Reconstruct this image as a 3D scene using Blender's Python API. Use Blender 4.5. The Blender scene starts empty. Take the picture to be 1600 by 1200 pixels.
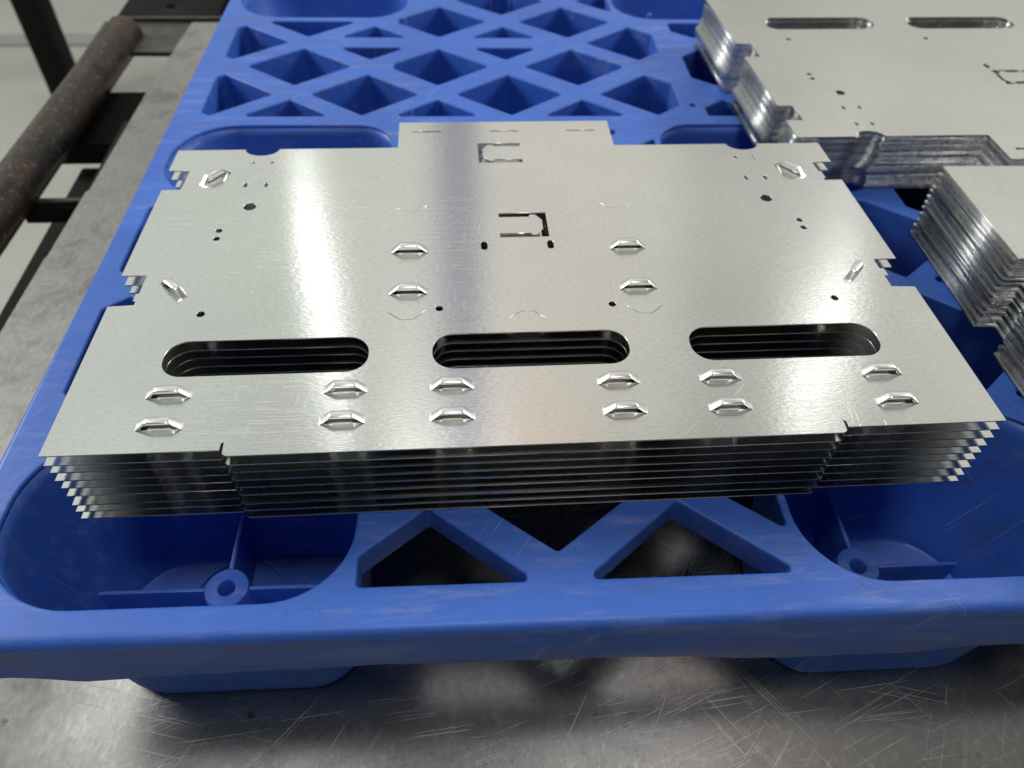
import bpy, bmesh, math, random
from mathutils import Vector, Matrix
random.seed(7)
S = 0.00115            # metres per drawing unit
ZF = 800.0             # floor lies 800 units under the top sheet
def W(x, y, z): return Vector((x*S, y*S, (z+ZF)*S))
sc = bpy.context.scene
# ------------------------------------------------------------------ camera
cd = bpy.data.cameras.new('camera'); cam = bpy.data.objects.new('camera', cd)
sc.collection.objects.link(cam); sc.camera = cam
R = [(0.9972694, -0.06880097, 0.02683615), (-0.03258815, -0.73608326, -0.67610609), (0.0662704, 0.67338537, -0.73631541)]
m = Matrix(((R[0][0], -R[1][0], -R[2][0]), (R[0][1], -R[1][1], -R[2][1]), (R[0][2], -R[1][2], -R[2][2])))
cam.matrix_world = Matrix.Translation(W(-40.943, -244.706, 309.221)) @ m.to_4x4()
cd.sensor_width = 36; cd.lens = 1200.16/1600*36; cd.clip_start = 0.02; cd.clip_end = 100
cd.dof.use_dof = True; cd.dof.focus_distance = 0.47; cd.dof.aperture_fstop = 7.5
# ------------------------------------------------------------------ world: a hall ceiling seen by the steel
wd = bpy.data.worlds.new('World'); sc.world = wd; wd.use_nodes = True
wn = wd.node_tree.nodes; wl = wd.node_tree.links; wn.clear()
def wnode(t, **k):
    n = wn.new(t)
    for a, b in k.items(): setattr(n, a, b)
    return n
out = wnode('ShaderNodeOutputWorld'); bg = wnode('ShaderNodeBackground'); wl.new(bg.outputs[0], out.inputs[0])
tc = wnode('ShaderNodeTexCoord'); sx = wnode('ShaderNodeSeparateXYZ'); wl.new(tc.outputs['Generated'], sx.inputs[0])
def ramp(src, pts, lo=-1, hi=1, interp='LINEAR'):
    mr = wnode('ShaderNodeMapRange'); mr.inputs[1].default_value = lo; mr.inputs[2].default_value = hi
    wl.new(src, mr.inputs[0]); r = wnode('ShaderNodeValToRGB'); wl.new(mr.outputs[0], r.inputs[0])
    r.color_ramp.interpolation = interp
    e = r.color_ramp.elements
    while len(e) < len(pts): e.new(0.5)
    for q, (p_, c) in zip(e, pts):
        q.position = (p_-lo)/(hi-lo)
        q.color = (c, c, c, 1) if not isinstance(c, tuple) else (*c, 1)
    return r.outputs[0]
def mix(a, b, fac=1.0, mode='MULTIPLY'):
    n = wnode('ShaderNodeMix', data_type='RGBA', blend_type=mode)
    if isinstance(fac, float): n.inputs[0].default_value = fac
    else: wl.new(fac, n.inputs[0])
    wl.new(a, n.inputs[6]); wl.new(b, n.inputs[7]); return n.outputs[2]
elev = ramp(sx.outputs[2], [(-1, (.12, .12, .11)), (-.05, (.22, .22, .21)), (.05, (.42, .42, .41)), (.30, (.62, .61, .555)), (.45, (.77, .775, .735)), (.75, (.74, .745, .71)), (.86, (.26, .26, .25)), (1, (.24, .24, .24))])
depth = ramp(sx.outputs[1], [(-1, .30), (-.25, .30), (.05, .5), (.35, .95), (1, 1.0)])
xwarm = ramp(sx.outputs[0], [(-1, (.75, .77, .75)), (-.35, (.97, 1.02, 1.0)), (-.06, (.97, .99, .95)), (-.03, (.90, .91, .88)), (-.012, (.50, .50, .62)), (.018, (.46, .46, .56)), (.04, (1, .975, .95)), (.25, (1.03, 1.0, .95)), (.31, (.80, .79, .78)), (.6, (.99, .98, .95)), (1, (.8, .8, .78))])
base = mix(mix(elev, depth), xwarm)
# surround behind the viewer dimmed overhead, raised low down to light the skirt
bk = ramp(sx.outputs[1], [(-1, 1.0), (-.12, 1.0), (.12, 0.0), (1, 0.0)])
bz_ = ramp(sx.outputs[2], [(-1, 1.5), (.10, 2.4), (.38, .22), (1, .22)])
base = mix(base, bz_, bk)
top = ramp(sx.outputs[0], [(-1, 6), (-.40, 6.5), (-.36, 2.4), (-.11, 1.8), (-.09, 8), (.04, 6), (.07, (4, 2.6, 2.2)), (.14, (3.2, 2.3, 1.9)), (.19, 1.8), (.30, 1.4), (.42, 2.4), (1, 1.0)])
tm = ramp(sx.outputs[2], [(.78, 0.0), (.86, 1.0), (1, 1.0)])
wl.new(mix(base, mix(base, top), tm, 'MIX'), bg.inputs[0]); bg.inputs[1].default_value = 1.0
# ------------------------------------------------------------------ lamps: hall luminaires for the streaks, plus added side and overhead lamps
def area(name, d, dist, sx_, sy_, power, col):
    l = bpy.data.lights.new(name, 'AREA'); l.shape = 'RECTANGLE'; l.size = sx_; l.size_y = sy_; l.energy = power; l.color = col
    o = bpy.data.objects.new(name, l); sc.collection.objects.link(o)
    d = Vector(d).normalized(); c = W(0, 100, 0); o.location = c + d*dist
    o.rotation_euler = d.to_track_quat('Z', 'Y').to_euler(); return o
area('hall_or_fill_lamp', (-.205, .74, .65), 4.0, .10, 1.1, 1.25, (.97, 1, .98))
area('hall_or_fill_lamp', (.475, .60, .645), 4.0, .16, .8, 1.15, (1, 1, .97))
area('hall_or_fill_lamp', (-.88, .40, .50), 4.0, 1.2, 1.2, 95, (1, 1, .97))  # added key lamp on the left, kept out of the sheet reflections
area('hall_or_fill_lamp', (.92, .32, .50), 4.0, 1.2, 1.2, 65, (1, .99, .95))  # added weaker key lamp on the right, also outside the reflections
area('hall_or_fill_lamp', (.03, -.20, .98), 4.0, .9, .9, 38, (1, 1, .98))  # added overhead lamp to brighten the deck beside the stack
sc.view_settings.view_transform = 'Standard'; sc.view_settings.look = 'None'; sc.view_settings.exposure = 0.0; sc.view_settings.gamma = 1
sc.render.engine = 'CYCLES'
sc.cycles.max_bounces = 10; sc.cycles.glossy_bounces = 8; sc.cycles.diffuse_bounces = 4
sc.cycles.sample_clamp_indirect = 4
# ------------------------------------------------------------------ materials
class Mat:
    def __init__(s, name, color=(.5, .5, .5), rough=.5, metal=0.0, spec=.5):
        s.m = bpy.data.materials.new(name); s.m.use_nodes = True; s.n = s.m.node_tree.nodes; s.l = s.m.node_tree.links
        s.b = s.n['Principled BSDF']; s.set('Base Color', (*color, 1)); s.set('Roughness', rough); s.set('Metallic', metal); s.set('Specular IOR Level', spec)
        s.tc = s.n.new('ShaderNodeTexCoord')
    def set(s, k, v): s.b.inputs[k].default_value = v
    def map(s, scale, rot=(0, 0, 0), loc=(0, 0, 0)):
        mp = s.n.new('ShaderNodeMapping'); mp.inputs['Scale'].default_value = scale; mp.inputs['Rotation'].default_value = rot; mp.inputs['Location'].default_value = loc
        s.l.new(s.tc.outputs['Object'], mp.inputs[0]); return mp.outputs[0]
    def noise(s, scale, detail=4, rough=.55, vec=None, dist=0):
        n = s.n.new('ShaderNodeTexNoise'); n.inputs['Scale'].default_value = scale; n.inputs['Detail'].default_value = detail
        n.inputs['Roughness'].default_value = rough; n.inputs['Distortion'].default_value = dist
        s.l.new(vec if vec else s.tc.outputs['Object'], n.inputs['Vector']); return n.outputs[0]
    def vor(s, scale, vec=None, feat='F1'):
        n = s.n.new('ShaderNodeTexVoronoi'); n.inputs['Scale'].default_value = scale; n.feature = feat
        s.l.new(vec if vec else s.tc.outputs['Object'], n.inputs['Vector']); return n.outputs['Distance']
    def rng(s, v, a, b, c, d):
        n = s.n.new('ShaderNodeMapRange'); s.l.new(v, n.inputs[0])
        for i, q in enumerate((a, b, c, d)): n.inputs[i+1].default_value = q
        return n.outputs[0]
    def math(s, op, a, b):
        n = s.n.new('ShaderNodeMath'); n.operation = op
        for i, q in enumerate((a, b)):
            if isinstance(q, (int, float)): n.inputs[i].default_value = q
            else: s.l.new(q, n.inputs[i])
        return n.outputs[0]
    def mixc(s, f, a, b):
        n = s.n.new('ShaderNodeMix'); n.data_type = 'RGBA'
        if isinstance(f, (int, float)): n.inputs[0].default_value = f
        else: s.l.new(f, n.inputs[0])
        for i, q in ((6, a), (7, b)):
            if isinstance(q, tuple): n.inputs[i].default_value = (*q, 1)
            else: s.l.new(q, n.inputs[i])
        return n.outputs[2]
    def link(s, v, k): s.l.new(v, s.b.inputs[k])
    def bump(s, h, dist, strength=1.0):
        n = s.n.new('ShaderNodeBump'); n.inputs['Strength'].default_value = strength; n.inputs['Distance'].default_value = dist
        s.l.new(h, n.inputs['Height'])
        if getattr(s, 'lastb', None): s.l.new(s.lastb, n.inputs['Normal'])
        s.lastb = n.outputs[0]; s.l.new(n.outputs[0], s.b.inputs['Normal'])
    def scratches(s, n=4, fine=500, thr=.70, seed=0, ang=3.14, maskthr=.55, along=6):
        """sparse straight thin scratches: union of stretched noises"""
        acc = None; rr = random.Random(seed)
        for i in range(n):
            a = rr.uniform(-ang/2, ang/2)
            v = s.map((1, 1, 1), (0, 0, a), (rr.uniform(-5, 5),)*3)
            mp = s.n.new('ShaderNodeMapping'); mp.inputs['Scale'].default_value = (along, fine, 1); s.l.new(v, mp.inputs[0])
            x = s.noise(1.0, 1, .4, mp.outputs[0]); x = s.rng(x, thr, thr+.03, 0, 1)
            mk = s.rng(s.noise(rr.uniform(5, 9), 1, .5, v), maskthr, maskthr+.06, 0, 1)
            x = s.math('MULTIPLY', x, mk); acc = x if acc is None else s.math('MAXIMUM', acc, x)
        return acc

def steel_sheet():
    M = Mat('brushed_sheet_steel', (.76, .755, .715), .30, 1.0)
    M.set('Anisotropic', .92); M.set('Anisotropic Rotation', .25)
    t = M.n.new('ShaderNodeTangent'); t.direction_type = 'UV_MAP'; t.uv_map = 'UVMap'; M.l.new(t.outputs[0], M.b.inputs['Tangent'])
    grain = M.noise(1, 2, .6, M.map((230, 800, 1)))
    long_ = M.noise(1, 2, .5, M.map((14, 900, 1)))
    cloud = M.noise(7, 3, .6)
    M.link(M.math('ADD', M.rng(cloud, .3, .7, .14, .18), M.rng(long_, .3, .7, -.02, .03)), 'Roughness')
    sp = M.rng(M.vor(230), 0.0, .10, 1, 0)
    spm = M.rng(M.noise(11, 2, .6), .50, .62, 0, 1); sp = M.math('MULTIPLY', sp, spm)
    scr = M.scratches(3, 1300, .74, 3, 3.1, .63, 26)
    hs = M.scratches(1, 1500, .68, 5, .03, .55, 22)
    mk = M.math('MAXIMUM', M.math('MAXIMUM', sp, scr), M.math('MULTIPLY', hs, .6))
    c = M.mixc(M.rng(cloud, .35, .7, 0, 1), (.775, .78, .76), (.715, .72, .70))
    c = M.mixc(M.rng(grain, .42, .62, 0, .22), c, (.52, .52, .50))
    c = M.mixc(M.math('MULTIPLY', mk, .7), c, (.97, .97, .95))
    M.link(c, 'Base Color')
    M.bump(grain, .00010, .6); M.bump(long_, .000012, .4); M.bump(mk, .00006, .5)
    M.bump(M.noise(4.5, 2, .5), .0006, .18)
    return M.m
def cut_edge():
    M = Mat('sheared_steel_edge', (.72, .73, .74), .34, 1.0)
    oi = M.n.new('ShaderNodeObjectInfo'); M.link(M.mixc(M.math('POWER', oi.outputs['Random'], 1.2), (.50, .51, .53), (.92, .92, .92)), 'Base Color')
    # each sheet was sheared at a slightly different angle
    ge = M.n.new('ShaderNodeNewGeometry'); cb = M.n.new('ShaderNodeCombineXYZ'); M.l.new(M.rng(oi.outputs['Random'], 0, 1, -.40, .10), cb.inputs[2])
    va = M.n.new('ShaderNodeVectorMath'); va.operation = 'ADD'; M.l.new(ge.outputs['Normal'], va.inputs[0]); M.l.new(cb.outputs[0], va.inputs[1])
    vn = M.n.new('ShaderNodeVectorMath'); vn.operation = 'NORMALIZE'; M.l.new(va.outputs[0], vn.inputs[0]); M.lastb = vn.outputs[0]
    M.bump(M.noise(1, 3, .6, M.map((500, 500, 700))), .00006, .5)
    M.link(M.rng(M.noise(1, 3, .6, M.map((60, 60, 900))), .3, .7, .20, .36), 'Roughness')
    return M.m
def lance_steel():
    M = Mat('pressed_lance_steel', (.78, .78, .765), .29, 1.0)
    M.bump(M.noise(900, 3, .6), .00006, .5)
    return M.m
def blue_plastic(name='blue_polyethylene', worn=0.0):
    M = Mat(name, (.05, .12, .50), .42, 0, .45)
    big = M.noise(6, 4, .6); mid = M.noise(35, 5, .65)
    c = M.mixc(M.rng(big, .35, .7, 0, 1), (.044, .152, .620), (.031, .116, .505))
    sm = M.math('MULTIPLY', M.rng(M.noise(1, 5, .7, M.map((14, 60, 40))), .53, .70, 0, 1), M.rng(M.noise(5, 2, .5), .42, .58, 0, 1))
    c = M.mixc(M.math('MULTIPLY', sm, .6), c, (.085, .09, .14))
    pale = M.math('MULTIPLY', M.rng(M.noise(1, 6, .75, M.map((14, 85, 60), (0, 0, .12))), .52, .72, 0, 1), M.rng(M.noise(4, 2, .5, M.map((1, 1, 1), (0, 0, 0), (3, 1, 2))), .44, .58, 0, 1))
    scr = M.scratches(4, 700, .70, 11, 3.1, .54, 16)
    pale = M.math('MAXIMUM', M.math('MULTIPLY', pale, .5), M.math('MULTIPLY', scr, .6))
    c = M.mixc(M.math('MULTIPLY', pale, .85), c, (.30, .36, .58))
    c = M.mixc(M.rng(M.noise(260, 4, .7), .40, .70, 0, .09), c, (.16, .19, .32))
    c = M.mixc(M.math('MULTIPLY', M.rng(M.noise(60, 6, .75, None, .6), .60, .68, 0, 1), .35), c, (.05, .06, .12))
    if worn:
        ab = M.rng(M.noise(1, 6, .72, M.map((9, 60, 110))), .36, .66, 0, 1)
        c = M.mixc(M.math('MULTIPLY', ab, worn), c, (.20, .205, .27))
    dots = M.math('MULTIPLY', M.rng(M.vor(70), 0, .07, 1, 0), M.rng(mid, .55, .6, 0, 1))
    c = M.mixc(M.math('MULTIPLY', dots, .7), c, (.03, .04, .10))
    M.link(c, 'Base Color')
    M.link(M.math('ADD', M.rng(mid, .3, .7, .36, .50), M.math('MULTIPLY', pale, .2)), 'Roughness')
    M.bump(M.noise(14, 3, .5), .0012, .25); M.bump(mid, .0003, .3); M.bump(M.noise(420, 3, .6), .00008, .35); M.bump(scr, .0001, -.6)
    return M.m
def table_steel():
    M = Mat('worn_table_steel', (.33, .33, .32), .36, .85, .5)
    big = M.noise(7, 5, .62); mid = M.noise(40, 6, .7); fine = M.noise(1, 5, .7, M.map((260, 120, 120)))
    # mill scale and dirt are thick along the free left margin, worn bright where pallets slide
    sep = M.n.new('ShaderNodeSeparateXYZ'); M.l.new(M.tc.outputs['Object'], sep.inputs[0])
    edge = M.rng(M.math('ADD', sep.outputs[0], M.math('MULTIPLY', big, .08)), -.31, -.20, 1, 0)
    c = M.mixc(M.rng(mid, .3, .7, 0, 1), (.37, .37, .36), (.28, .28, .275))
    c = M.mixc(M.math('MULTIPLY', M.rng(big, .5, .66, 0, 1), .35), c, (.17, .165, .16))
    grit = M.rng(fine, .52, .66, 0, 1)
    c = M.mixc(M.math('MULTIPLY', grit, .25), c, (.66, .66, .64))
    c = M.mixc(M.math('MULTIPLY', M.rng(M.noise(1, 5, .75, M.map((170, 170, 90), (0, 0, 0), (2, 3, 1))), .57, .66, 0, 1), .4), c, (.10, .10, .095))
    dull = M.mixc(M.rng(mid, .3, .72, 0, 1), (.235, .232, .215), (.165, .160, .147))
    stain = M.math('MULTIPLY', M.rng(M.noise(16, 5, .7, None, .8), .52, .66, 0, 1), .65)
    dull = M.mixc(stain, dull, (.075, .062, .048))
    dull = M.mixc(M.math('MULTIPLY', M.rng(fine, .45, .65, 0, 1), .35), dull, (.36, .35, .33))
    c = M.mixc(edge, c, dull)
    scr = M.math('MAXIMUM', M.scratches(5, 900, .70, 21, 3.1, .54, 9), M.scratches(3, 1100, .69, 44, 1.0, .52, 14))
    c = M.mixc(M.math('MULTIPLY', scr, .18), c, (.62, .62, .61))
    spots = M.math('MULTIPLY', M.rng(M.vor(16), 0, .06, 1, 0), M.rng(mid, .5, .56, 0, 1))
    c = M.mixc(spots, c, (.03, .03, .03))
    M.link(c, 'Base Color')
    M.link(M.math('SUBTRACT', .90, M.math('MULTIPLY', edge, .75)), 'Metallic')
    M.link(M.math('ADD', M.math('ADD', M.rng(mid, .3, .7, .20, .27), M.math('MULTIPLY', edge, .30)), M.math('MULTIPLY', scr, .15)), 'Roughness')
    M.bump(fine, .00012, .5); M.bump(scr, .00006, -.4)
    return M.m
def dirty(name, a, b, rough, metal=0.0, sc_=30, rust=None):
    M = Mat(name, a, rough, metal, .15 if a[0] < .01 else .5)
    n = M.noise(sc_, 6, .7)
    c = M.mixc(M.rng(n, .35, .68, 0, 1), a, b)
    if rust:
        c = M.mixc(M.rng(M.noise(sc_*.35, 5, .7, None, 1.0), .45, .60, 0, .85), c, rust)
        sp = M.rng(M.noise(sc_*5, 4, .7), .58, .68, 0, .6); c = M.mixc(sp, c, (.32, .30, .28))
    M.link(c, 'Base Color'); M.link(M.rng(n, .3, .7, rough-.1, rough+.12), 'Roughness')
    M.bump(n, .0012, .35)
    return M.m
STEEL, EDGE, LANCE, BLUE, TABLE = steel_sheet(), cut_edge(), lance_steel(), blue_plastic(), table_steel()
SCUFFED = blue_plastic('scuffed_polyethylene', .55)
BLACK = dirty('grimy_black_paint', (.006, .006, .0055), (.012, .0115, .011), .8)
RUST = dirty('rusty_brown_pipe', (.018, .016, .0155), (.070, .062, .056), .38, .6, 34, (.075, .042, .030))
BARE = dirty('dull_dark_steel', (.10, .092, .083), (.055, .05, .045), .45, .6, 26)
def floor_mat():
    M = Mat('painted_floor', (.42, .42, .37), .5)
    sep = M.n.new('ShaderNodeSeparateXYZ'); M.l.new(M.tc.outputs['Object'], sep.inputs[0])
    M.link(M.mixc(M.rng(M.noise(3, 5, .6), .3, .7, 0, 1), (.37, .37, .335), (.325, .325, .29)), 'Base Color')
    return M.m
FLOOR = floor_mat(); LINE = dirty('grey_line_paint', (.24, .245, .255), (.20, .205, .215), .5)
# ------------------------------------------------------------------ helpers
def link(o, parent=None):
    sc.collection.objects.link(o)
    if parent: o.parent = parent
    return o
def tag(o, label=None, cat=None, group=None, kind=None):
    for k, v in (('label', label), ('category', cat), ('group', group), ('kind', kind)):
        if v: o[k] = v
    return o
def empty(name, loc=None, rz=0):
    o = bpy.data.objects.new(name, None); o.empty_display_size = .05; link(o)
    if loc is not None: o.location = loc
    o.rotation_euler = (0, 0, rz); return o
def finish(me, mats, smooth=None):
    for q in mats: me.materials.append(q)
    if smooth is not None:
        me.shade_smooth(); me.set_sharp_from_angle(angle=math.radians(smooth))
    return me
def obj(name, me, parent=None, wn_=False):
    o = link(bpy.data.objects.new(name, me), parent)
    if wn_:
        q = o.modifiers.new('wn', 'WEIGHTED_NORMAL'); q.keep_sharp = True; q.weight = 90
    return o
def round_poly(pts, r, seg=4):
    """rounds each corner of a polygon with radius r (or a list of radii)"""
    n = len(pts); outp = []
    for i in range(n):
        p0, p1, p2 = Vector(pts[i-1]), Vector(pts[i]), Vector(pts[(i+1) % n])
        rr = r[i] if isinstance(r, (list, tuple)) else r
        a, b = p0-p1, p2-p1; la, lb = a.length, b.length
        if rr <= 0 or la < 1e-6 or lb < 1e-6: outp.append(tuple(p1)); continue
        a /= la; b /= lb; ang = math.acos(max(-1, min(1, a.dot(b))))
        if ang > 3.1: outp.append(tuple(p1)); continue
        d = rr/math.tan(ang/2); d = min(d, la*.48, lb*.48); rr2 = d*math.tan(ang/2)
        bis = (a+b).normalized(); c = p1+bis*(rr2/math.sin(ang/2))
        s_, e_ = p1+a*d-c, p1+b*d-c
        a0 = math.atan2(s_.y, s_.x); a1 = math.atan2(e_.y, e_.x); da = (a1-a0+math.pi) % (2*math.pi)-math.pi
        for k in range(seg+1):
            t = a0+da*k/seg; outp.append((c.x+rr2*math.cos(t), c.y+rr2*math.sin(t)))
    return outp
def circle(x, y, r, n=20): return [(x+r*math.cos(2*math.pi*k/n), y+r*math.sin(2*math.pi*k/n)) for k in range(n)]
def rect(x0, y0, x1, y1): return [(x0, y0), (x1, y0), (x1, y1), (x0, y1)]
def plate_mesh(name, loops, z0, z1, bev=0.0, res=2, mats=(), smooth=None, edge_mat=False):
    """sheet with holes: outline first, then holes; z0..z1 in units"""
    cu = bpy.data.curves.new('tmp', 'CURVE'); cu.dimensions = '2D'; cu.fill_mode = 'BOTH'
    cu.extrude = ((z1-z0)/2-bev)*S; cu.bevel_depth = bev*S; cu.bevel_resolution = res; cu.offset = -bev*S
    for lp in loops:
        s_ = cu.splines.new('POLY'); s_.points.add(len(lp)-1); s_.use_cyclic_u = True
        for q, (x, y) in zip(s_.points, lp): q.co = (x*S, y*S, 0, 1)
    o = bpy.data.objects.new('tmp', cu); sc.collection.objects.link(o); bpy.context.view_layer.update()
    dg = bpy.context.evaluated_depsgraph_get()
    me = bpy.data.meshes.new_from_object(o.evaluated_get(dg)); me.name = name
    bpy.data.objects.remove(o); bpy.data.curves.remove(cu)
    me.materials.clear()
    bm = bmesh.new(); bm.from_mesh(me)
    bmesh.ops.remove_doubles(bm, verts=bm.verts, dist=1e-6)
    bmesh.ops.translate(bm, verts=bm.verts, vec=(0, 0, (z0+z1)/2*S))
    bmesh.ops.recalc_face_normals(bm, faces=bm.faces)
    uv = bm.loops.layers.uv.new('UVMap')
    for f in bm.faces:
        f.material_index = 1 if (edge_mat and abs(f.normal.z) < .5) else 0
        for l in f.loops: l[uv].uv = (l.vert.co.x, l.vert.co.y)
    bm.to_mesh(me); bm.free()
    while me.uv_layers and len(me.uv_layers) > 1: me.uv_layers.remove(me.uv_layers[0])
    me.uv_layers[0].name = 'UVMap'
    return finish(me, mats, smooth)
def bm_mesh(name, bm, mats, smooth=None):
    me = bpy.data.meshes.new(name); bmesh.ops.recalc_face_normals(bm, faces=bm.faces); bm.to_mesh(me); bm.free(); return finish(me, mats, smooth)
def box_mesh(name, x0, y0, z0, x1, y1, z1, mat, bev=0.6):
    bm = bmesh.new(); bmesh.ops.create_cube(bm, size=1)
    for v in bm.verts:
        v.co = Vector(((x0+x1)/2+v.co.x*(x1-x0), (y0+y1)/2+v.co.y*(y1-y0), (z0+z1)/2+v.co.z*(z1-z0)))*S
    if bev: bmesh.ops.bevel(bm, geom=bm.edges[:], offset=bev*S, segments=2, affect='EDGES', profile=.5)
    return bm_mesh(name, bm, [mat], 40)
def cyl_mesh(name, p0, p1, r, mat, n=32, hollow=0):
    a, b = Vector(p0), Vector(p1); d = (b-a).normalized(); u = d.orthogonal().normalized(); v = d.cross(u)
    bm = bmesh.new(); rings = []
    spec = [(a, r), (b, r)] if not hollow else [(a, r), (b, r), (b, r-hollow), (a, r-hollow)]
    for c, q in spec: rings.append([bm.verts.new((c+(u*math.cos(2*math.pi*k/n)+v*math.sin(2*math.pi*k/n))*q)*S) for k in range(n)])
    loops = list(zip(rings, rings[1:]+([rings[0]] if hollow else [])))
    if not hollow: loops = [(rings[0], rings[1])]
    for A, B in loops:
        for k in range(n): bm.faces.new((A[k], A[(k+1) % n], B[(k+1) % n], B[k]))
    if not hollow: bm.faces.new(rings[0]); bm.faces.new(rings[1])
    return bm_mesh(name, bm, [mat], 40)
# ------------------------------------------------------------------ floor
fl = obj('floor', plate_mesh('floor', [rect(-6000, -3000, 6000, 9000)], -4, 0, mats=(FLOOR,))); fl.location = (0, 0, 0); tag(fl, kind='structure')
for (y0, y1) in ((2287, 2368), (835, 905)):
    q = obj('floor_line', plate_mesh('floor_line', [rect(-5000, y0, -300, y1)], 1, 4, mats=(LINE,))); tag(q, kind='structure')
# ------------------------------------------------------------------ table the pallet stands on
ZT = -161.0
tb = empty('work_table', W(0, 0, -ZF)); tag(tb, 'worn grey steel table with a rusty pipe rail along its edge, under the blue pallet', 'table')
def _un(me_fn): return me_fn
edge_pts = [(-441, -600), (-439.5, 180), (-433.5, 366), (-432, 372), (-428.5, 478), (-425.5, 484), (-419.5, 694), (-412.5, 818), (-407, 905), (1400, 905), (1400, -600)]
t = obj('table_top', plate_mesh('table_top', [edge_pts], ZF+ZT-9, ZF+ZT, .8, 1, (TABLE,), 30), tb)
obj('end_plate', plate_mesh('end_plate', [[(-530, 815), (-409, 812), (-404, 906.5), (-530, 912)]], ZF+ZT-8, ZF+ZT-1.5, .8, 1, (BARE,), 30), tb)
obj('end_lip', box_mesh('end_lip', -520, 912, ZF+ZT-30, -300, 918, ZF+ZT+3, BARE), tb)
obj('side_beam', box_mesh('side_beam', -506, -600, ZF-290, -458, 640, ZF-230, BLACK, 3), tb)
obj('side_beam', box_mesh('side_beam', -434, -600, ZF-215, -405, 640, ZF-167, BLACK, 3), tb)
obj('pipe_rail', cyl_mesh('pipe_rail', (-544, -500, ZF-166), (-488.5, 868, ZF-160), 23.5, RUST, 48), tb)
obj('cross_bar', box_mesh('cross_bar', -500, 478, ZF-176, -425, 484, ZF-171, BARE), tb)
obj('cross_bar', box_mesh('cross_bar', -500, 474, ZF-196, -425, 488, ZF-177, BLACK), tb)
obj('gusset_plate', box_mesh('gusset_plate', -524, 622, ZF-215, -405, 752, ZF-188, BLACK), tb)
for y in (-560, 700): obj('table_leg', box_mesh('table_leg', -505, y, 0.5, -456, y+50, ZF-291, BLACK, 2), tb)
for y in (-560, 850): obj('table_leg', box_mesh('table_leg', 1300, y, 0.5, 1350, y+50, ZF-167, BLACK, 2), tb)
# ------------------------------------------------------------------ black frame far behind on the left
fr = empty('steel_stand', W(-1150, 1950, -ZF)); tag(fr, 'black steel stand with one upright post seen beyond the rusty pipe', 'stand')
obj('post', box_mesh('post', -28, -28, .5, 42, 42, 1500, BLACK, 2), fr)
obj('top_rail', box_mesh('top_rail', -900, 44, 330, 800, 84, 392, BLACK, 2), fr)
mc = empty('machine_base', W(-470, 1120, -ZF)); tag(mc, 'dark grimy machine base with a round hole, behind the far end of the table', 'machine')
bm = None
loops = [[(-106, -70), (50, -70), (50, 300), (-106, 300)], circle(-30, -8, 8, 24)]
pm = obj('perforated_plate', plate_mesh('perforated_plate', loops, 570, 580, .8, 1, (BLACK,), 30), mc)
obj('support_leg', box_mesh('support_leg', -100, 120, .5, -70, 150, 569, BLACK), mc)
obj('support_leg', box_mesh('support_leg', 10, 120, .5, 44, 150, 569, BLACK), mc)
for bx in (-80, -30, 25): obj('bolt', cyl_mesh('bolt', (bx, 28, 580), (bx, 28, 585), 5, BARE, 6), mc)
# ------------------------------------------------------------------ pallet
RZ = math.radians(-0.9)
pal = empty('plastic_pallet', W(0, 0, ZT), RZ)
tag(pal, 'scuffed blue plastic pallet with diamond lattice deck and deep foot pockets, under the steel stacks', 'pallet')
ZP = -57.0-ZT     # deck top in pallet-local units
def clip(poly, x0, y0, x1, y1):
    for ax, lim, sgn in ((0, x0, 1), (0, x1, -1), (1, y0, 1), (1, y1, -1)):
        outp = []
        for i in range(len(poly)):
            a, b = poly[i-1], poly[i]; da, db = sgn*(a[ax]-lim), sgn*(b[ax]-lim)
            if (da >= 0) != (db >= 0):
                t_ = da/(da-db); outp.append((a[0]+(b[0]-a[0])*t_, a[1]+(b[1]-a[1])*t_))
            if db >= 0: outp.append(b)
        poly = outp
        if len(poly) < 3: return []
    return poly
def area_(p_): return abs(sum(p_[i-1][0]*p_[i][1]-p_[i][0]*p_[i-1][1] for i in range(len(p_))))/2
PA, PB, PC = (-293, -101), (144, 331), (590, 782)
XL0, XL1, XR1 = -305, -314, 800
ROWS = [(-57, 58), (305, 420), (661, 776)]
holes = []; deep = []
def diamond(cx, cy, hw=50, hh=39): return [(cx-hw, cy), (cx, cy-hh), (cx+hw, cy), (cx, cy+hh)]
def addh(poly, dp):
    if len(poly) < 3 or area_(poly) < 260: return
    # drop near-duplicate points
    q = [poly[i] for i in range(len(poly)) if (Vector(poly[i])-Vector(poly[i-1])).length > 3]
    if len(q) < 3: return
    h = round_poly(q, 2.4, 4); holes.append(h)
    if dp: deep.append(h)
acols = [-275, -133, 9, 151, 296, 435, 577, 719]; bcols = [-204, -62, 80, 222, 364, 506, 648]
arow = [8, 125, 246, 364, 480, 597, 712]; brow = [-50, 68, 185, 306, 428, 540, 652, 772]
strips = [(-92, 139), (340, 580)]
def inst(cx, pad=0): return next((s_ for s_ in strips if s_[0]-pad < cx < s_[1]+pad), None)
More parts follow.
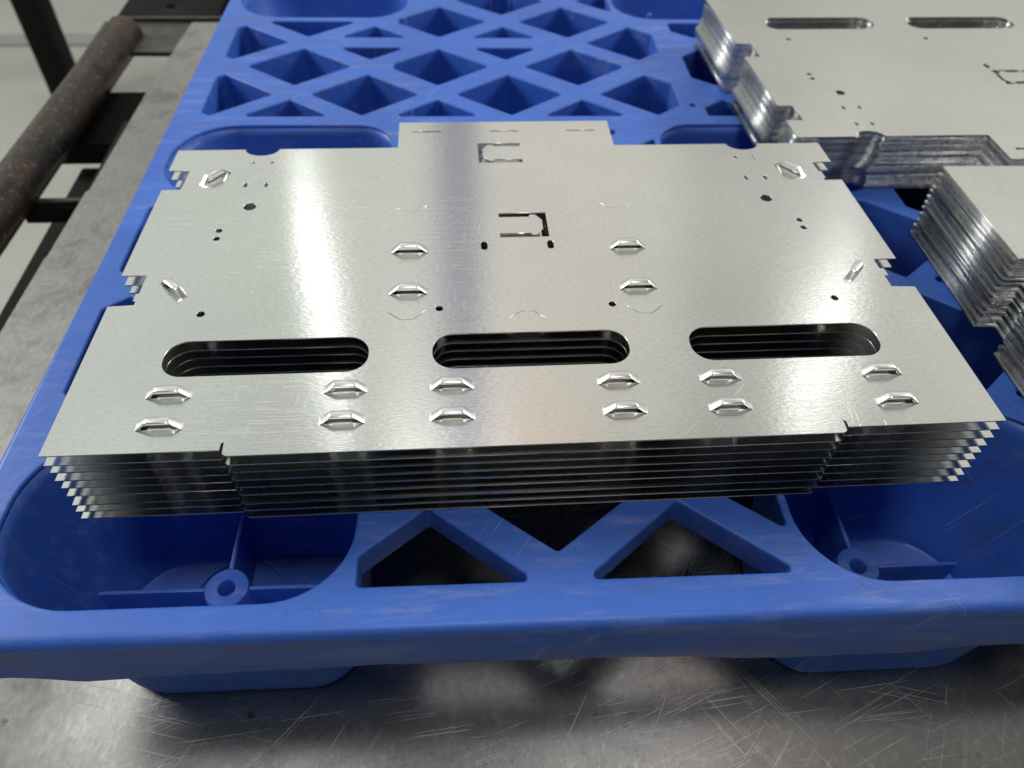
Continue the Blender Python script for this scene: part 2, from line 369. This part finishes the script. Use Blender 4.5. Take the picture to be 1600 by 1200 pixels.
for cols, rows in ((acols, arow), (bcols, brow)):
    for cx in cols:
        for cy in rows:
            hw, hh = (50, 39) if cx < 250 else (54, 44)
            if cy == -50: hw, hh = 55, 45
            if cx in (-275, 296) and cy in (125, 246): hw, hh, cy2 = (62, 50, cy+(5 if cx < 0 else -2))
            else: cy2 = cy
            d = diamond(cx, cy2, hw+2.5, hh+2); st = inst(cx, 14)
            xw = [(-283, 176)] if cx < 188 else ([(200, 620)] if cx < 640 else [(644, 770)])
            for (xa, xb) in xw:
                wins = []
                if st:
                    lo, hi = st
                    if cx == 151: wins = [(xa, 437, 176, 650), (xa, -50, 139, 64), (xa, 320, 139, 410), (xa, 662, 139, 776), (xa, 76, 176, 288)]
                    else: wins = [(max(xa, lo-6), -50, min(xb, hi+6), 410), (max(xa, lo-16), 437, min(xb, hi+6), 776)]
                else: wins = [(xa-(8 if xa < 0 else 0), 76, xb, 293), (xa, 437, xb, 650)]
                for w_ in wins:
                    dp = w_[1] > 60 or cy > 430 or (cx > 150 and 60 < cy < 300)
                    q = clip(d, *w_)
                    if not q: continue
                    if cy == 597 and cx in (-133, 9, 435, 577):
                        for yy in ((w_[1], 583.5), (609, w_[3])): addh(clip(q, -999, yy[0], 999, yy[1]), dp)
                    else: addh(q, dp)
small = [circle(x, y, 3, 14) for x, y in ((321, 189), (325, 72), (184, 676), (189, 458))]
def pocket(xa, xb, y0, y1): return round_poly([(xa, y0), (xb, y0), (xb, y1), (xa, y1)], 46, 10)
def pocket_loop(k, y0, y1):
    if k == 0: return round_poly([(PA[0], y0), (PA[1], y0), (PA[1], y1), (PA[0], y1)], [52, 44, 34, 52], 12)
    xa, xb = (PB, PC)[k-1]; return round_poly([(xa, y0), (xb, y0), (xb, y1), (xa, y1)], [44, 50, 46, 34], 12)
pks = [(k, r_) for k in range(3) for r_ in range(3)]
outline = round_poly([(XL1-.5, -77), (XR1, -77), (XR1, 800), (XL0+2, 800)], [34, 34, 34, 34], 10)
# densify the front so that the outline can carry a little wear
loops = [outline]+[pocket_loop(k, *ROWS[r_]) for k, r_ in pks]+holes+small
outer = round_poly([(XL1+5, -72), (XR1-5, -72), (XR1-5, 795), (XL0-3, 795)], [29, 29, 29, 29], 10)
dm = plate_mesh('deck', [outer]+loops[1:], ZP-20, ZP, 1.7, 2, (BLUE,), 35)
# the outer edge is left open: the skirt rolls over it
bm = bmesh.new(); bm.from_mesh(dm)
def near_edge(v):
    x, y = v.co.x/S, v.co.y/S
    for i in range(len(outer)):
        a, b = Vector(outer[i-1]), Vector(outer[i]); q = Vector((x, y)); ab = b-a; t_ = max(0, min(1, (q-a).dot(ab)/max(ab.length_squared, 1e-9)))
        if (a+ab*t_-q).length < 2.0: return True
    return False
flag = {v: near_edge(v) for v in bm.verts}
dead = [f for f in bm.faces if all(flag[v] for v in f.verts) and min(v.co.z for v in f.verts) < (ZP-.01)*S]
bmesh.ops.delete(bm, geom=dead, context='FACES'); bm.to_mesh(dm); bm.free()
deck = obj('deck', dm, pal, True)
# skirt round the deck
def resample(pts, step):
    outp = []
    for i in range(len(pts)):
        a, b = Vector(pts[i]), Vector(pts[(i+1) % len(pts)]); n = max(1, int((b-a).length/step))
        for k in range(n): outp.append(a+(b-a)*k/n)
    return outp
ring = resample(outline, 7); n = len(ring)
bm = bmesh.new(); prof = [(-6.75, 0), (-5.6, -.06), (-4.2, -.45), (-2.8, -1.3), (-1.6, -2.6), (-.7, -4.4), (-.2, -6.4), (0, -9), (.7, -14), (1.7, -20), (2.2, -27), (2.2, -34), (2.2, None), (-1.6, None), (-2.6, -15)]
cols_ = []
FW = [(-300, -30), (-272, -30), (-235, -37), (-181, -32), (-99, -30.5), (-19, -34), (75, -36), (110, -42), (190, -42), (250, -38), (300, -40), (420, -37), (800, -36)]
def wav(x):
    for (a, va), (b, vb) in zip(FW, FW[1:]):
        if a <= x <= b:
            t_ = (x-a)/(b-a); t_ = t_*t_*(3-2*t_); return va+(vb-va)*t_
    return -36
for i, p_ in enumerate(ring):
    d = (ring[(i+1) % n]-ring[i-1]).normalized(); nn = Vector((d.y, -d.x))
    if nn.dot(Vector((p_.x-200, p_.y-360))) < 0 and False: nn = -nn
    bot = wav(p_.x) if p_.y < 0 else -36+2*math.sin(p_.y*.03)
    bot += .5*math.sin(i*.7)+.3*math.sin(i*1.9)
    c_ = []
    for off, z in prof:
        zz = bot if z is None else max(z, bot+1.5)
        wob = .5*math.sin(p_.x*.021+zz*.05)+.35*math.sin(p_.y*.02)
        q = p_+nn*(off+(wob*min(1, max(0, (-(z or -30)-1)/9)))); c_.append(bm.verts.new((q.x*S, q.y*S, (ZP+zz)*S)))
    cols_.append(c_)
for i in range(n):
    A, B = cols_[i], cols_[(i+1) % n]
    for k in range(len(prof)-1): bm.faces.new((A[k], B[k], B[k+1], A[k+1]))
bmesh.ops.recalc_face_normals(bm, faces=bm.faces)
for f in bm.faces: f.material_index = 1 if max(v.co.z for v in f.verts) < (ZP-4.3)*S else 0
obj('skirt', bm_mesh('skirt', bm, [BLUE, SCUFFED], 50), pal)
# lattice walls under the deck, one sleeve round each deep opening
for h in deep:
    bm = bmesh.new(); q = [Vector(v) for v in h]; k_ = len(q); R_ = []
    cen = sum(q, Vector((0, 0)))/k_
    for off, z in ((-.06, -17.6), (.1, -60), (2.6, -60), (2.6, -20.2)):
        ring_ = []
        for i in range(k_):
            d = (q[(i+1) % k_]-q[i-1]).normalized(); nn = Vector((d.y, -d.x))
            if nn.dot(q[i]-cen) < 0: nn = -nn
            v = q[i]+nn*off; ring_.append(bm.verts.new((v.x*S, v.y*S, (ZP+z)*S)))
        R_.append(ring_)
    for A, B in zip(R_, R_[1:]+R_[:1]):
        for i in range(k_): bm.faces.new((A[i], A[(i+1) % k_], B[(i+1) % k_], B[i]))
    obj('lattice_wall', bm_mesh('lattice_wall', bm, [BLUE], 35), pal)
# feet
FL = 7.0
def foot_mesh(k, y0, y1):
    o_ = pocket_loop(k, y0, y1); xa, xb = (PA, PB, PC)[k]
    if k == 0: f_ = round_poly([(xa+35, y0-3), (xb-3, y0-3), (xb-6, y1-31), (xa+32, y1-31)], [46, 30, 26, 50], 12)
    else: f_ = round_poly([(xa-1, y0-7), (xb-42, y0-7), (xb-38, y1-31), (xa+5, y1-31)], [26, 46, 50, 26], 12)
    o2 = [Vector(v) for v in o_]; f2 = [Vector(v) for v in f_]
    lv = [(0, -3.0), (.06, -11), (.25, -32), (.5, -56), (.75, -78), (.93, -91), (1.0, -97), (.99, -100.2), (.9, -101.4)]
    bm = bmesh.new(); rings = []; cen = sum(f2, Vector((0, 0)))/len(f2); co = sum(o2, Vector((0, 0)))/len(o2)
    for t_, z in lv:
        rr = []
        for a, b in zip(o2, f2):
            s_ = t_ if z > -96 else 1
            v = a+(b-a)*s_
            if z < -96: v = cen+(v-cen)*(1.0, .985, .94)[(-97, -100.2, -101.4).index(z)]
            if t_ == 0: v = co+(v-co)*.9985
            rr.append(bm.verts.new((v.x*S, v.y*S, (ZP+z)*S)))
        rings.append(rr)
    n_ = len(o2)
    for A, B in zip(rings, rings[1:]):
        for i in range(n_): bm.faces.new((A[i], A[(i+1) % n_], B[(i+1) % n_], B[i]))
    bm.faces.new(rings[-1])
    me = bm_mesh('foot', bm, [BLUE], 50); return me, cen
for k, r_ in pks:
    y0, y1 = ROWS[r_]; me, cen = foot_mesh(k, y0, y1)
    f = obj('foot', me, pal); q = f.modifiers.new('wall', 'SOLIDIFY'); q.thickness = 2.4*S; q.offset = 1
    # after recalc the cup faces outwards
    if r_ < 2 or k < 2:
        bx = (PA[1]-83) if k == 0 else (PB[0]+59 if k == 1 else PC[0]+75); by = y0+40
        zt = ZP-58; zb = ZP-101
        bm = bmesh.new(); nn = 36; rr = []
        for rad, z in ((15.5, zb), (13.2, zt-1.2), (12.4, zt), (5.6, zt), (4.8, zt-1), (4.4, zt-14)):
            rr.append([bm.verts.new(((bx+rad*math.cos(2*math.pi*j/nn))*S, (by+rad*math.sin(2*math.pi*j/nn))*S, z*S)) for j in range(nn)])
        for A, B in zip(rr, rr[1:]):
            for j in range(nn): bm.faces.new((A[j], A[(j+1) % nn], B[(j+1) % nn], B[j]))
        bm.faces.new(rr[-1]); obj('boss', bm_mesh('boss', bm, [BLUE], 45), f)
        xa, xb = (PA, PB, PC)[k]
        L0, L1 = (xa+34, xb-3) if k == 0 else (xa+3, (xb-38 if k == 2 else bx+64))
        for seg in ((L0, by-1.3, bx-13, by+1.3), (bx+13, by-1.3, L1, by+1.3), (bx-1.3, by+13, bx+1.3, y1-14)):
            obj('rib', box_mesh('rib', seg[0], seg[1], zb, seg[2], seg[3], zt-.6, BLUE, .7), f)
        # faint round sink pad on the pocket floor
        obj('drain_pad', cyl_mesh('drain_pad', (bx-4, by+12, ZP-101.1), (bx-4, by+12, ZP-99.6), 31, BLUE, 48, 1.3), f)
# ------------------------------------------------------------------ sheets
def outline_sheet():
    R_ = [(0, -4), (159, -4), (161, -2.6), (161.2, 4.6), (162.6, 4.6), (162.8, -.2), (250, 0), (247.4, 110.4), (232.5, 111.2), (231.6, 138.8), (247, 138.8),
          (244.6, 231.8), (231.6, 231.8), (230.2, 256.4), (245.2, 256.4), (244.4, 283.6), (195.4, 283.8)]
    for k in range(1, 12):
        a = math.pi*k/12; R_.append((182.9+12.3*math.cos(a), 283.8-8.8*math.sin(a)))
    R_ += [(170.4, 283.8), (82.6, 284), (82.6, 321.2)]
    L_ = [(-x, y) for x, y in reversed(R_) if x > 0]
    return R_+L_
LANCES = [(sx_*x, y, 0) for x in (195.6, 103.2, 45.8) for y in (35.9+2.2, 14.2+2.2) for sx_ in (-1, 1)]
LANCES += [(s_*71.2, y, 0) for s_ in (-1, 1) for y in (157.6, 117.2)]
LANCES += [(-210.4, 245.5, 49), (-212.3, 124.4, -46), (209.5, 245.5, -49), (213.6, 126.2, 46)]
def rot2(pts, cx, cy, deg):
    c, s_ = math.cos(math.radians(deg)), math.sin(math.radians(deg)); return [(cx+x*c-y*s_, cy+x*s_+y*c) for x, y in pts]
def slit(pts, w=.45):
    v = [Vector(q) for q in pts]; L_, R_ = [], []
    for i, q in enumerate(v):
        d = (v[min(i+1, len(v)-1)]-v[max(i-1, 0)]).normalized(); nn = Vector((-d.y, d.x))*w/2
        L_.append(tuple(q+nn)); R_.append(tuple(q-nn))
    return L_+R_[::-1]
U2 = [(-11.4, 197.4), (21, 197.4), (21, 170), (-11.8, 170), (-11.8, 174.6), (9.5, 174.6), (9.5, 172.4), (13, 172.4), (17.6, 179), (17.6, 189), (13.4, 195), (9.4, 195), (9.4, 192.6), (-11.4, 192.6)]
def sheet_loops(formed):
    H = [outline_sheet()]
    for cx in (-148.7, 0, 148.7): H.append(round_poly(rect(cx-56.5, 51.2, cx+56.5, 79), 12.5, 8))
    H.append(U2); H.append([(-1.4-x, y+91.5) for x, y in U2])
    for a, b in ((-73, -50), (-12, 10.4), (47.8, 70.8)): H.append(rect(a, 304.9, b, 307.7))
    for s_ in (-1, 1):
        H += [circle(s_*180.8, 210, 4.3), circle(s_*196.5, 183.2, 2.3), circle(s_*196.5, 174.6, 2.3), circle(s_*192, 101.7, 2.5), circle(s_*52.4, 101.3, 2.4)]
        for x, y in ((187, 264.2), (173.4, 264.2), (188, 236.5), (173.6, 236.5)): H.append(round_poly(rect(s_*x-1.3, y-2.8, s_*x+1.3, y+2.8), 1.1, 3))
    H.append(round_poly(rect(-25, 157, -20.6, 166), 2.1, 4)); H.append(round_poly(rect(18.6, 157, 23, 166), 2.1, 4))
    if formed:
        for x, y, a in LANCES: H.append(rot2(rect(-9.6, -2.1, 9.6, 1.2), x, y, a))
        for s_ in (-1, 1): H.append(slit([(s_*60.5, 99.8), (s_*67.8, 92.4), (s_*75.4, 92.3), (s_*83.4, 99.6)], .5))
        H.append(slit([(-11.4, 91.2), (-3.6, 97), (3.8, 97), (10.4, 90.6)], .5))
        for s_ in (-1, 1): H.append(slit([(s_*60.4, 207.6), (s_*66.5, 201.4), (s_*74.5, 200.8), (s_*81, 205.5)], .22))
    return H
TH = .85
formed = plate_mesh('formed_sheet', sheet_loops(True), -TH, 0, 0, 0, (STEEL, EDGE), None, True)
blank = plate_mesh('blank_sheet', sheet_loops(False), -.80, 0, 0, 0, (STEEL, EDGE), None, True)
PITCH = 6.95
def lance_mesh():
    path = [(-12.8, -.35), (-12.0, 0), (-11.3, .5), (-10.6, 1.15), (-6.6, 4.75), (-6.1, 5.15), (-5.5, 5.45), (-4.8, 5.6), (0, 5.62)]
    path = path+[(-x, z) for x, z in reversed(path[:-1])]
    bm = bmesh.new(); rows_ = []
    for i, (x, z) in enumerate(path):
        hw = 2.3+(.5*max(0, (abs(x)-10.2)/2.4)**1.2 if abs(x) > 10.2 else 0)
        r0 = []
        for j, u_ in enumerate((-1, -.86, -.5, 0, .5, .86, 1)):
            dz = -.5*abs(u_)**4*min(1, max(0, z)/2)
            r0.append(bm.verts.new(Vector((x, u_*hw, z+dz))*S))
        rows_.append(r0)
    for A, B in zip(rows_, rows_[1:]):
        for j in range(6): bm.faces.new((A[j], B[j], B[j+1], A[j+1]))
    bmesh.ops.recalc_face_normals(bm, faces=bm.faces)
    for f_ in bm.faces:
        if f_.normal.z < 0: f_.normal_flip()
    ext = bmesh.ops.solidify(bm, geom=bm.faces[:], thickness=.7*S)
    me = bpy.data.meshes.new('bridge_lance'); bm.to_mesh(me); bm.free(); return finish(me, [LANCE], 32)
lance = lance_mesh()
# the open stack of nine formed sheets
ordn = ['top', 'second', 'third', 'fourth', 'fifth', 'sixth', 'seventh', 'eighth', 'bottom']
for i in range(9):
    dx, dy, dr = (0, 0, 0) if i == 0 else (random.uniform(-.5, .5), random.uniform(-.45, .45), random.uniform(-.09, .09))
    e = empty('steel_sheet', W(dx, dy, -i*PITCH+(random.uniform(-.12, .12) if i else 0)), math.radians(dr))
    lab = ['brushed steel sheet with raised bridges and three long slots, topmost of the front stack'] + \
          ['%s sheet from the top in the front open stack of nine steel sheets' % w_ for w_ in ordn[1:8]] + \
          ['lowest sheet of the front open stack, lying on the blue pallet']
    tag(e, lab[i], 'metal sheet', 'formed sheets in the front stack')
    obj('plate', formed, e)
    for x, y, a in LANCES:
        if i > 0 and abs(a) < 1 and y > 100 and i > 3: continue
        l_ = obj('bridge_lance', lance, e); l_.location = Vector((x, y, 0))*S; l_.rotation_euler = (0, 0, math.radians(a))
# tight stacks of flat sheets, turned half round
def tight(cx, cy, th, ztop, n_, name, grp, labs, amp, blk, jump, jit):
    gx = gy = gr = 0; left = 0; sg = 1
    pit = (ztop+57-.05)/n_
    for i in range(n_):                       # from the bottom up
        if left <= 0:
            left = random.choice(blk); sg = -sg; gx = sg*random.uniform(.45, 1)*amp; gy = sg*random.uniform(0, .25)*amp; gr = random.uniform(-.06, .06)*amp
        left -= 1
        z = -57+.80+i*pit + .05
        ex = jump(i/n_)
        o = obj('flat_steel_sheet', blank)
        o.location = W(cx+gx+ex+random.uniform(-jit, jit), cy+gy+random.uniform(-jit, jit), z)
        o.rotation_euler = (0, 0, math.pi+th+math.radians(gr))
        if i == n_-1: o.location = W(cx, cy, ztop); o.rotation_euler = (0, 0, math.pi+th)
        tag(o, labs[2] if i == n_-1 else (labs[0] if i == 0 else labs[1]), 'metal sheet', grp)
tight(479.07, 589.78, .0070966, -6.96, 56, 'b', 'flat sheets in the back right stack',
      ('bottom sheet of the tight back right stack, lying on the pallet', 'one of the thin flat sheets pressed tight inside the back right stack', 'topmost flat sheet of the back right stack, two long slots near its far edge'),
      .5, (5, 7, 9, 12), lambda u: -3.2*math.exp(-((u-.30)/.12)**4) + (1.2 if u > .58 else 0), .3)
tight(575.73, 235.89, -.0252659, 3.6, 68, 'm', 'flat sheets in the right edge stack',
      ('bottom sheet of the uneven stack at the right edge of the photo', 'one of the thin flat sheets inside the uneven stack at the right edge', 'topmost plain sheet of the uneven stack cut by the right edge of the photo'),
      1.7, (2, 3, 3, 4), lambda u: 0, .15)
